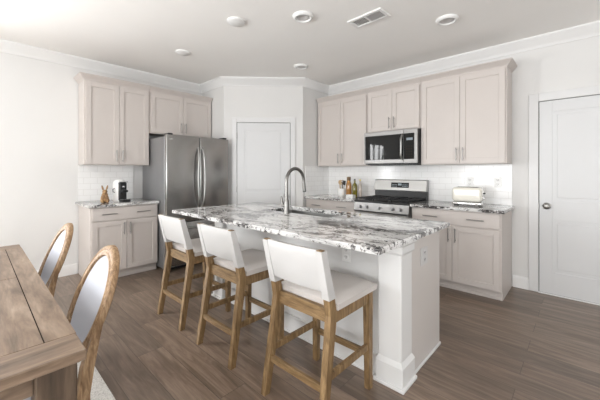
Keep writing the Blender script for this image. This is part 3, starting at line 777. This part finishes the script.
# ------------------------------------------------------------------ rug, table and dining chairs
rug = thing('area_rug', 'cream woven rug on the floor under the dining table', 'rug', (2.6, -4.47, 0))
rb = B(); bx(rb, -1.75, 1.75, -0.856, 0.856, 0.0005, 0.011, 0.004, 2); obj('rug_field', rb, 'rug', rug)
tb = thing('dining_table', 'brown reclaimed-wood dining table with a planked top', 'table', (2.65, -4.43, 0.0115))
hx, hy = 0.98, 0.50; z0, z1 = 0.7170, 0.7485
EB, BB = 0.080, 0.14; g = 0.003
tp = B()
for s in (-1, 1):
    y0, y1 = (hy - EB, hy) if s > 0 else (-hy, -hy + EB)
    bx(tp, -hx + BB, hx - BB + 0.0002, y0, y1, z0, z1)
n = 4; wf = 2 * (hy - EB) / n
for a, b2 in ((-hx + BB, -0.030), (-0.026, hx - BB)):
    for k_ in range(n):
        y = -hy + EB + k_ * wf
        ga = 0.0035 if k_ == 0 else 0.0006; gb = 0.0035 if k_ == n - 1 else 0.0006
        bx(tp, a + 0.0005, b2 - 0.0005, y + ga, y + wf - gb, z0, z1 - 0.0004)
obj('tabletop', tp, 'table_x', tb)
for s in (-1, 1):
    e_ = B(); x0, x1 = (hx - BB, hx) if s > 0 else (-hx, -hx + BB); bx(e_, x0 + 0.0003, x1, -hy, hy, z0, z1, 0.003); obj('breadboard_end', e_, 'table_y', tb)
sub = B(); bx(sub, -hx + 0.16, hx - 0.16, -hy + 0.03, hy - 0.03, z0 - 0.016, z0 - 0.0005); obj('under_board', sub, 'table_x', tb)
ins = B()
for s in (-1, 1): bx(ins, -hx + BB, hx - BB, s * (hy - EB) - 0.004, s * (hy - EB) + 0.004, z0 + 0.001, z1 - 0.0016)
bx(ins, -0.0305, -0.0255, -hy + EB + 0.004, hy - EB - 0.004, z0 + 0.001, z1 - 0.002)
obj('joint_shade_strip', ins, 'slot', tb)  # added dark strips that paint shade into the open board gaps
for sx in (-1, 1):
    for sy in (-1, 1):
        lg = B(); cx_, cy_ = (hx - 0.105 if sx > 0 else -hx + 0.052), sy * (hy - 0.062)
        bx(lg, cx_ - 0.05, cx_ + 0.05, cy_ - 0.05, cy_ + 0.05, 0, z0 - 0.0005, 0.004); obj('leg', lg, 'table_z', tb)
for s in (-1, 1):
    yy = s * (hy - 0.085); obj('apron', bx(B(), -hx + 0.161, hx - 0.161, yy - 0.012, yy + 0.012, z0 - 0.10, z0 - 0.017), 'table_x', tb)
    xx = s * (hx - 0.115); obj('apron', bx(B(), xx - 0.012, xx + 0.012, -hy + 0.113, hy - 0.113, z0 - 0.10, z0 - 0.001), 'table_y', tb)

def make_chair(label):
    """local: +y the back, -y the front; origin at the floor under the back at height .76"""
    t = thing('dining_chair', label, 'chair', (0, 0, 0), 0, 'oval-backed dining chairs')
    sl, zc, a, b = 0.38, 0.668, 0.222, 0.248
    def P(x, z, off):    # a point of the leaning back plane, off = towards the rear
        return Vector((x, sl * (z - 0.76) + off, z))
    n = 56
    prof = [(0.0, 0.002), (0.006, -0.006), (0.018, -0.008), (0.022, -0.003), (0.028, -0.003), (0.034, -0.007), (0.046, -0.002), (0.048, 0.006), (0.046, 0.022), (0.038, 0.027), (0.012, 0.026), (0.0, 0.020)]
    fm = B(); rings = []
    for k_ in range(n):
        th_ = 2 * PI * k_ / n; c, s = math.cos(th_), math.sin(th_)
        rings.append([fm.verts.new(P((a - 0.048 + r) * c, zc + (b - 0.048 + r) * s, o)) for r, o in prof])
    m_ = len(prof)
    for k_ in range(n):
        A, C_ = rings[k_], rings[(k_ + 1) % n]
        for i in range(m_): fm.faces.new((A[i], A[(i + 1) % m_], C_[(i + 1) % m_], C_[i]))
    obj('back_frame', fm, 'chair_wood', t, 45)
    for name, o0, o1, mm in (('back_pad', 0.006, 0.000, 'chair_fabric'), ('back_panel', 0.018, 0.024, 'chair_fabric')):
        pd_ = B(); rr = []
        for q in (1.0, 0.93, 0.8, 0.6, 0.35, 0.0):
            o = o0 + (o1 - o0) * (1 - q ** 4) ** 0.6
            if q == 0: rr.append([pd_.verts.new(P(0, zc, o))])
            else: rr.append([pd_.verts.new(P((a - 0.049) * q * math.cos(2 * PI * k_ / n), zc + (b - 0.049) * q * math.sin(2 * PI * k_ / n), o)) for k_ in range(n)])
        for A, C_ in zip(rr, rr[1:]):
            for k_ in range(n):
                j = (k_ + 1) % n
                if len(C_) == 1: pd_.faces.new((A[k_], A[j], C_[0]))
                else: pd_.faces.new((A[k_], A[j], C_[j], C_[k_]))
        obj(name, pd_, mm, t, 80)
    for s in (-1, 1):
        L = [P(s * 0.203, 0.64, 0.012), P(s * 0.200, 0.57, 0.016), Vector((s * 0.188, -0.078, 0.46)), Vector((s * 0.186, -0.094, 0.35)), Vector((s * 0.186, -0.085, 0.17)), Vector((s * 0.186, -0.050, 0.0))]
        obj('leg', bar(B(), [(v.x, v.y, v.z, w, w) for v, w in zip(reversed(L), (0.015, 0.019, 0.023, 0.022, 0.017, 0.010))]), 'chair_wood', t)
        obj('leg', lathe(B(), [(0.012, 0), (0.014, 0.02), (0.024, 0.30), (0.018, 0.315), (0.026, 0.33), (0.026, 0.365)], 16, Matrix.Translation((s * 0.195, -0.545, 0))), 'chair_wood', t, 40)
    # seat: rounded plan
    def plan(k): 
        pts_ = []
        for q in range(40):
            an = 2 * PI * q / 40; c, s = math.cos(an), math.sin(an)
            x = (abs(c) ** 0.55) * (1 if c > 0 else -1); y = (abs(s) ** 0.55) * (1 if s > 0 else -1)
            w = 0.235 if y < 0 else 0.235 - 0.03 * y
            pts_.append((x * w * k, -0.375 + y * 0.215 * k))
        return pts_
    rl = prism(B(), plan(1.0), 0.362, 0.425); obj('seat_rail', rl, 'chair_wood', t, 40)
    cu = B(); rr = []
    for k_, z in ((0.985, 0.4255), (0.99, 0.45), (0.95, 0.468), (0.82, 0.480), (0.5, 0.488)): rr.append([cu.verts.new((x, y, z)) for x, y in plan(k_)])
    for A, C_ in zip(rr, rr[1:]):
        for k_ in range(40): cu.faces.new((A[k_], A[(k_ + 1) % 40], C_[(k_ + 1) % 40], C_[k_]))
    cu.faces.new(rr[0]); cu.faces.new(rr[-1])
    obj('seat', cu, 'chair_fabric', t, 60)
    return t
ch0 = make_chair('oval-backed oak dining chair at the near corner of the table')
ch0.location = (3.002, -3.757, 0.0115); ch0.rotation_euler = (0, 0, 0.0)
dup(ch0, (2.02, -3.757, 0.0115), 0.0, 'oval-backed oak dining chair at the far end of the table by the wall')

# ------------------------------------------------------------------ small things on the counters
def remesh(o, size=0.004):
    md_ = o.modifiers.new('blend', 'REMESH'); md_.mode = 'VOXEL'; md_.voxel_size = size; md_.use_smooth_shade = True
    sm = o.modifiers.new('soften', 'SMOOTH'); sm.iterations = 4; sm.factor = 0.5
def ball(bm, c, r, rot=None, n=14):
    m_ = Matrix.Translation(c)
    if rot: m_ = m_ @ Matrix.Rotation(rot[1], 4, rot[0])
    bmesh.ops.create_uvsphere(bm, u_segments=n, v_segments=n, radius=1.0, matrix=m_ @ Matrix.Diagonal((*r, 1)))
rb = thing('rabbit_figurine', 'carved brown rabbit figurine with upright ears on the counter', 'figurine', (0.40, -3.055, 0.9145), math.radians(-10))
rb.scale = (1.15, 1.25, 1.08)
bm = B()
ball(bm, (0, 0, 0.048), (0.034, 0.036, 0.050)); ball(bm, (0.006, 0, 0.085), (0.026, 0.028, 0.036)); ball(bm, (0.012, 0, 0.125), (0.026, 0.023, 0.025))
ball(bm, (0.032, 0, 0.119), (0.013, 0.013, 0.012))
for s in (-1, 1):
    ball(bm, (-0.004, s * 0.018, 0.168), (0.006, 0.009, 0.034), ('X', -s * 0.22))
    ball(bm, (0.014, s * 0.024, 0.026), (0.030, 0.015, 0.026)); ball(bm, (0.030, s * 0.018, 0.0095), (0.022, 0.011, 0.010)); ball(bm, (0.030, s * 0.014, 0.066), (0.009, 0.009, 0.026))
ball(bm, (-0.036, 0, 0.022), (0.013, 0.013, 0.013))
o = obj('body', bm, 'rabbit', rb); remesh(o, 0.003)
e_ = B()
for s in (-1, 1): ball(e_, (0.033, s * 0.016, 0.130), (0.0035, 0.003, 0.004), None, 8)
obj('eyes', e_, 'black', rb, 80)

cm = thing('coffee_machine', 'white capsule coffee machine with a black front on the counter', 'coffee machine', (0.33, -2.872, 0.9145), math.radians(14))
# front towards local +x
bm = B(); prof = [(0.0, 0.0)]
rows = [(0.0, 0.072, 0.0), (0.2, 0.075, 0.0), (0.235, 0.072, 0), (0.262, 0.060, 0), (0.278, 0.040, 0), (0.285, 0.0, 0)]
lathe(bm, [(0.068, 0.0), (0.072, 0.012), (0.074, 0.21), (0.070, 0.243), (0.058, 0.268), (0.036, 0.284), (0, 0.289)], 32)
obj('body', bm, 'plastic', cm, 50)
fp = B(); bx(fp, 0.035, 0.088, -0.046, 0.046, 0.012, 0.246, 0.012, 3); fpo = obj('front_panel', fp, 'black', cm, 40)
obj('brew_button', lathe(B(), [(0.012, 0), (0.012, 0.003), (0, 0.004)], 18, Matrix.Translation((0.088, 0, 0.19)) @ Matrix.Rotation(PI / 2, 4, 'Y')), 'chrome', fpo, 40)
hd = B(); bx(hd, 0.086, 0.135, -0.035, 0.035, 0.118, 0.150, 0.008, 2); tube(hd, [(0.112, -0.012, 0.118), (0.112, -0.012, 0.100)], 0.005, 8); tube(hd, [(0.112, 0.012, 0.118), (0.112, 0.012, 0.100)], 0.005, 8); obj('coffee_spout', hd, 'black', cm, 40)
hl = B(); bx(hl, 0.060, 0.105, -0.05, 0.05, 0.2465, 0.256, 0.004, 2); obj('lid_lever', hl, 'chrome', cm, 40)
dtray = B(); bx(dtray, 0.074, 0.165, -0.05, 0.05, 0.0005, 0.030, 0.006, 2); obj('drip_tray', dtray, 'black', cm, 40)
tg = B(); bx(tg, 0.094, 0.160, -0.043, 0.043, 0.0305, 0.034, 0.001); obj('tray_grid', tg, 'chrome', cm)
wt = lathe(B(), [(0.045, 0.0005), (0.047, 0.01), (0.047, 0.20), (0.045, 0.205), (0, 0.205)], 24, Matrix.Translation((-0.085, 0.055, 0))); obj('water_tank', wt, 'pale', cm, 40)
sd = B(); tube(sd, [(0.02, -0.072, 0.12), (0.02, -0.092, 0.125), (0.02, -0.095, 0.16), (0.02, -0.073, 0.17)], 0.005, 8); obj('side_handle', sd, 'black', cm, 50)

cr = thing('utensil_crock', 'white ceramic crock holding wooden kitchen utensils by the bottles', 'crock', (2.00, -0.30, 0.9145))
obj('pot', lathe(B(), [(0.054, 0.0), (0.060, 0.006), (0.063, 0.06), (0.063, 0.122), (0.061, 0.126), (0.056, 0.122), (0.055, 0.02), (0, 0.015)], 28), 'ceramic', cr, 50)
def utensil(kind, label, dx, dy, lean, rz, mat, L=0.23):
    t = thing(kind, label, 'utensil', (2.00 + dx, -0.30 + dy, 0.9345), 0, 'utensils standing in the crock')
    t.rotation_euler = (lean * math.sin(rz), lean * math.cos(rz), 0)
    obj('shaft', tube(B(), [(0, 0, 0), (0, 0, L - 0.055)], 0.005, 8), mat, t, 60)
    hb_ = B()
    if 'spoon' in kind: ball(hb_, (0, 0, L - 0.030), (0.021, 0.006, 0.032))
    elif 'spatula' in kind: bx(hb_, -0.021, 0.021, -0.004, 0.004, L - 0.060, L + 0.010, 0.003, 2)
    else:
        for k_ in range(6):
            an = PI * k_ / 6; tube(hb_, [(0, 0, L - 0.055), (0.017 * math.cos(an), 0.017 * math.sin(an), L - 0.028), (0, 0, L + 0.004), (-0.017 * math.cos(an), -0.017 * math.sin(an), L - 0.028), (0, 0, L - 0.055)], 0.0015, 6)
    obj('head', hb_, mat, t, 60)
utensil('wooden_spoon', 'pale wooden spoon standing in the white crock', -0.022, 0.010, -0.13, 0.2, 'spoon')
utensil('wooden_spatula', 'flat wooden spatula standing in the white crock', -0.002, -0.020, 0.02, 0.0, 'spoon', 0.225)
utensil('wooden_spoon', 'dark wooden spoon standing at the back of the white crock', 0.005, 0.024, -0.03, 1.2, 'bar_wood', 0.235)
utensil('black_spatula', 'black spatula standing in the white crock beside the amber bottle', 0.026, 0.004, 0.14, 0.0, 'black', 0.22)
utensil('wire_whisk', 'wire whisk standing in the white crock', 0.016, -0.018, 0.10, 0.4, 'chrome', 0.235)
def bottle(label, x, y, r, h, neck, mat, cap, capname='cap'):
    t = thing('oil_bottle', label, 'bottle', (x, y, 0.9145), 0, 'oil bottles beside the range')
    sh = h * 0.62
    obj('body', lathe(B(), [(r * 0.9, 0), (r, 0.006), (r, sh), (r * 0.85, sh + 0.02), (neck, sh + 0.05), (neck, h - 0.03), (neck + 0.003, h - 0.028), (neck + 0.003, h - 0.022), (0, h - 0.022)], 24), mat, t, 50)
    obj(capname, lathe(B(), [(neck + 0.001, h - 0.0215), (neck + 0.001, h), (0, h)], 18), cap, t, 40)
tall = thing('amber_bottle', 'tall amber bottle with a wooden stopper beside the utensil crock', 'bottle', (2.135, -0.30, 0.9145), 0, 'oil bottles beside the range')
obj('body', lathe(B(), [(0.040, 0), (0.043, 0.006), (0.043, 0.17), (0.039, 0.20), (0.029, 0.225), (0.026, 0.25), (0, 0.25)], 24), 'amber', tall, 50)
obj('stopper', lathe(B(), [(0.027, 0.2505), (0.030, 0.258), (0.030, 0.295), (0.026, 0.305), (0, 0.308)], 20), 'bar_wood', tall, 50)
bottle('olive green oil bottle with a dark pourer standing second nearest the range', 2.24, -0.30, 0.039, 0.275, 0.014, 'olive', 'black', 'pourer')
bottle('slim pale bottle with a yellow cap, closest to the range', 2.295, -0.24, 0.026, 0.27, 0.011, 'pale', 'yellow')
ds = thing('ceramic_dish', 'small white ceramic dish in front of the oil bottles', 'dish', (2.235, -0.40, 0.9145))
bm = B(); bx(bm, -0.06, 0.06, -0.035, 0.035, 0, 0.008, 0.002)
for a in ((-0.06, -0.053, -0.035, 0.035), (0.053, 0.06, -0.035, 0.035), (-0.053, 0.053, -0.035, -0.029), (-0.053, 0.053, 0.029, 0.035)): bx(bm, *a, 0.004, 0.048, 0.002)
obj('bowl', bm, 'ceramic', ds)

to = thing('toaster', 'cream rounded toaster with chrome base on the counter right of the range', 'toaster', (3.765, -0.33, 0.9145), math.radians(4))
obj('base', bx(B(), -0.148, 0.148, -0.088, 0.088, 0.008, 0.045, 0.014, 3), 'chrome', to, 50)
obj('shell', bx(B(), -0.150, 0.150, -0.095, 0.095, 0.0455, 0.208, 0.036, 6), 'cream', to, 60)
s = B()
for y in (-0.032, 0.032): bx(s, -0.105, 0.105, y - 0.012, y + 0.012, 0.2065, 0.2092)
obj('slots', s, 'slot', to)
ep = B(); bx(ep, 0.1490, 0.1525, -0.035, 0.035, 0.070, 0.160, 0.001); epo = obj('end_plate', ep, 'chrome', to)
obj('lever', bx(B(), 0.1528, 0.172, -0.016, 0.016, 0.135, 0.148, 0.004, 2), 'black', epo, 40)
obj('browning_knob', lathe(B(), [(0.014, 0), (0.014, 0.012), (0.011, 0.015), (0, 0.015)], 18, Matrix.Translation((0.1528, 0, 0.092)) @ Matrix.Rotation(PI / 2, 4, 'Y')), 'chrome', epo, 40)
for x in (-0.12, 0.12):
    for y in (-0.065, 0.065): obj('foot', lathe(B(), [(0.012, 0), (0.012, 0.008)], 12, Matrix.Translation((x, y, 0))), 'black', to)
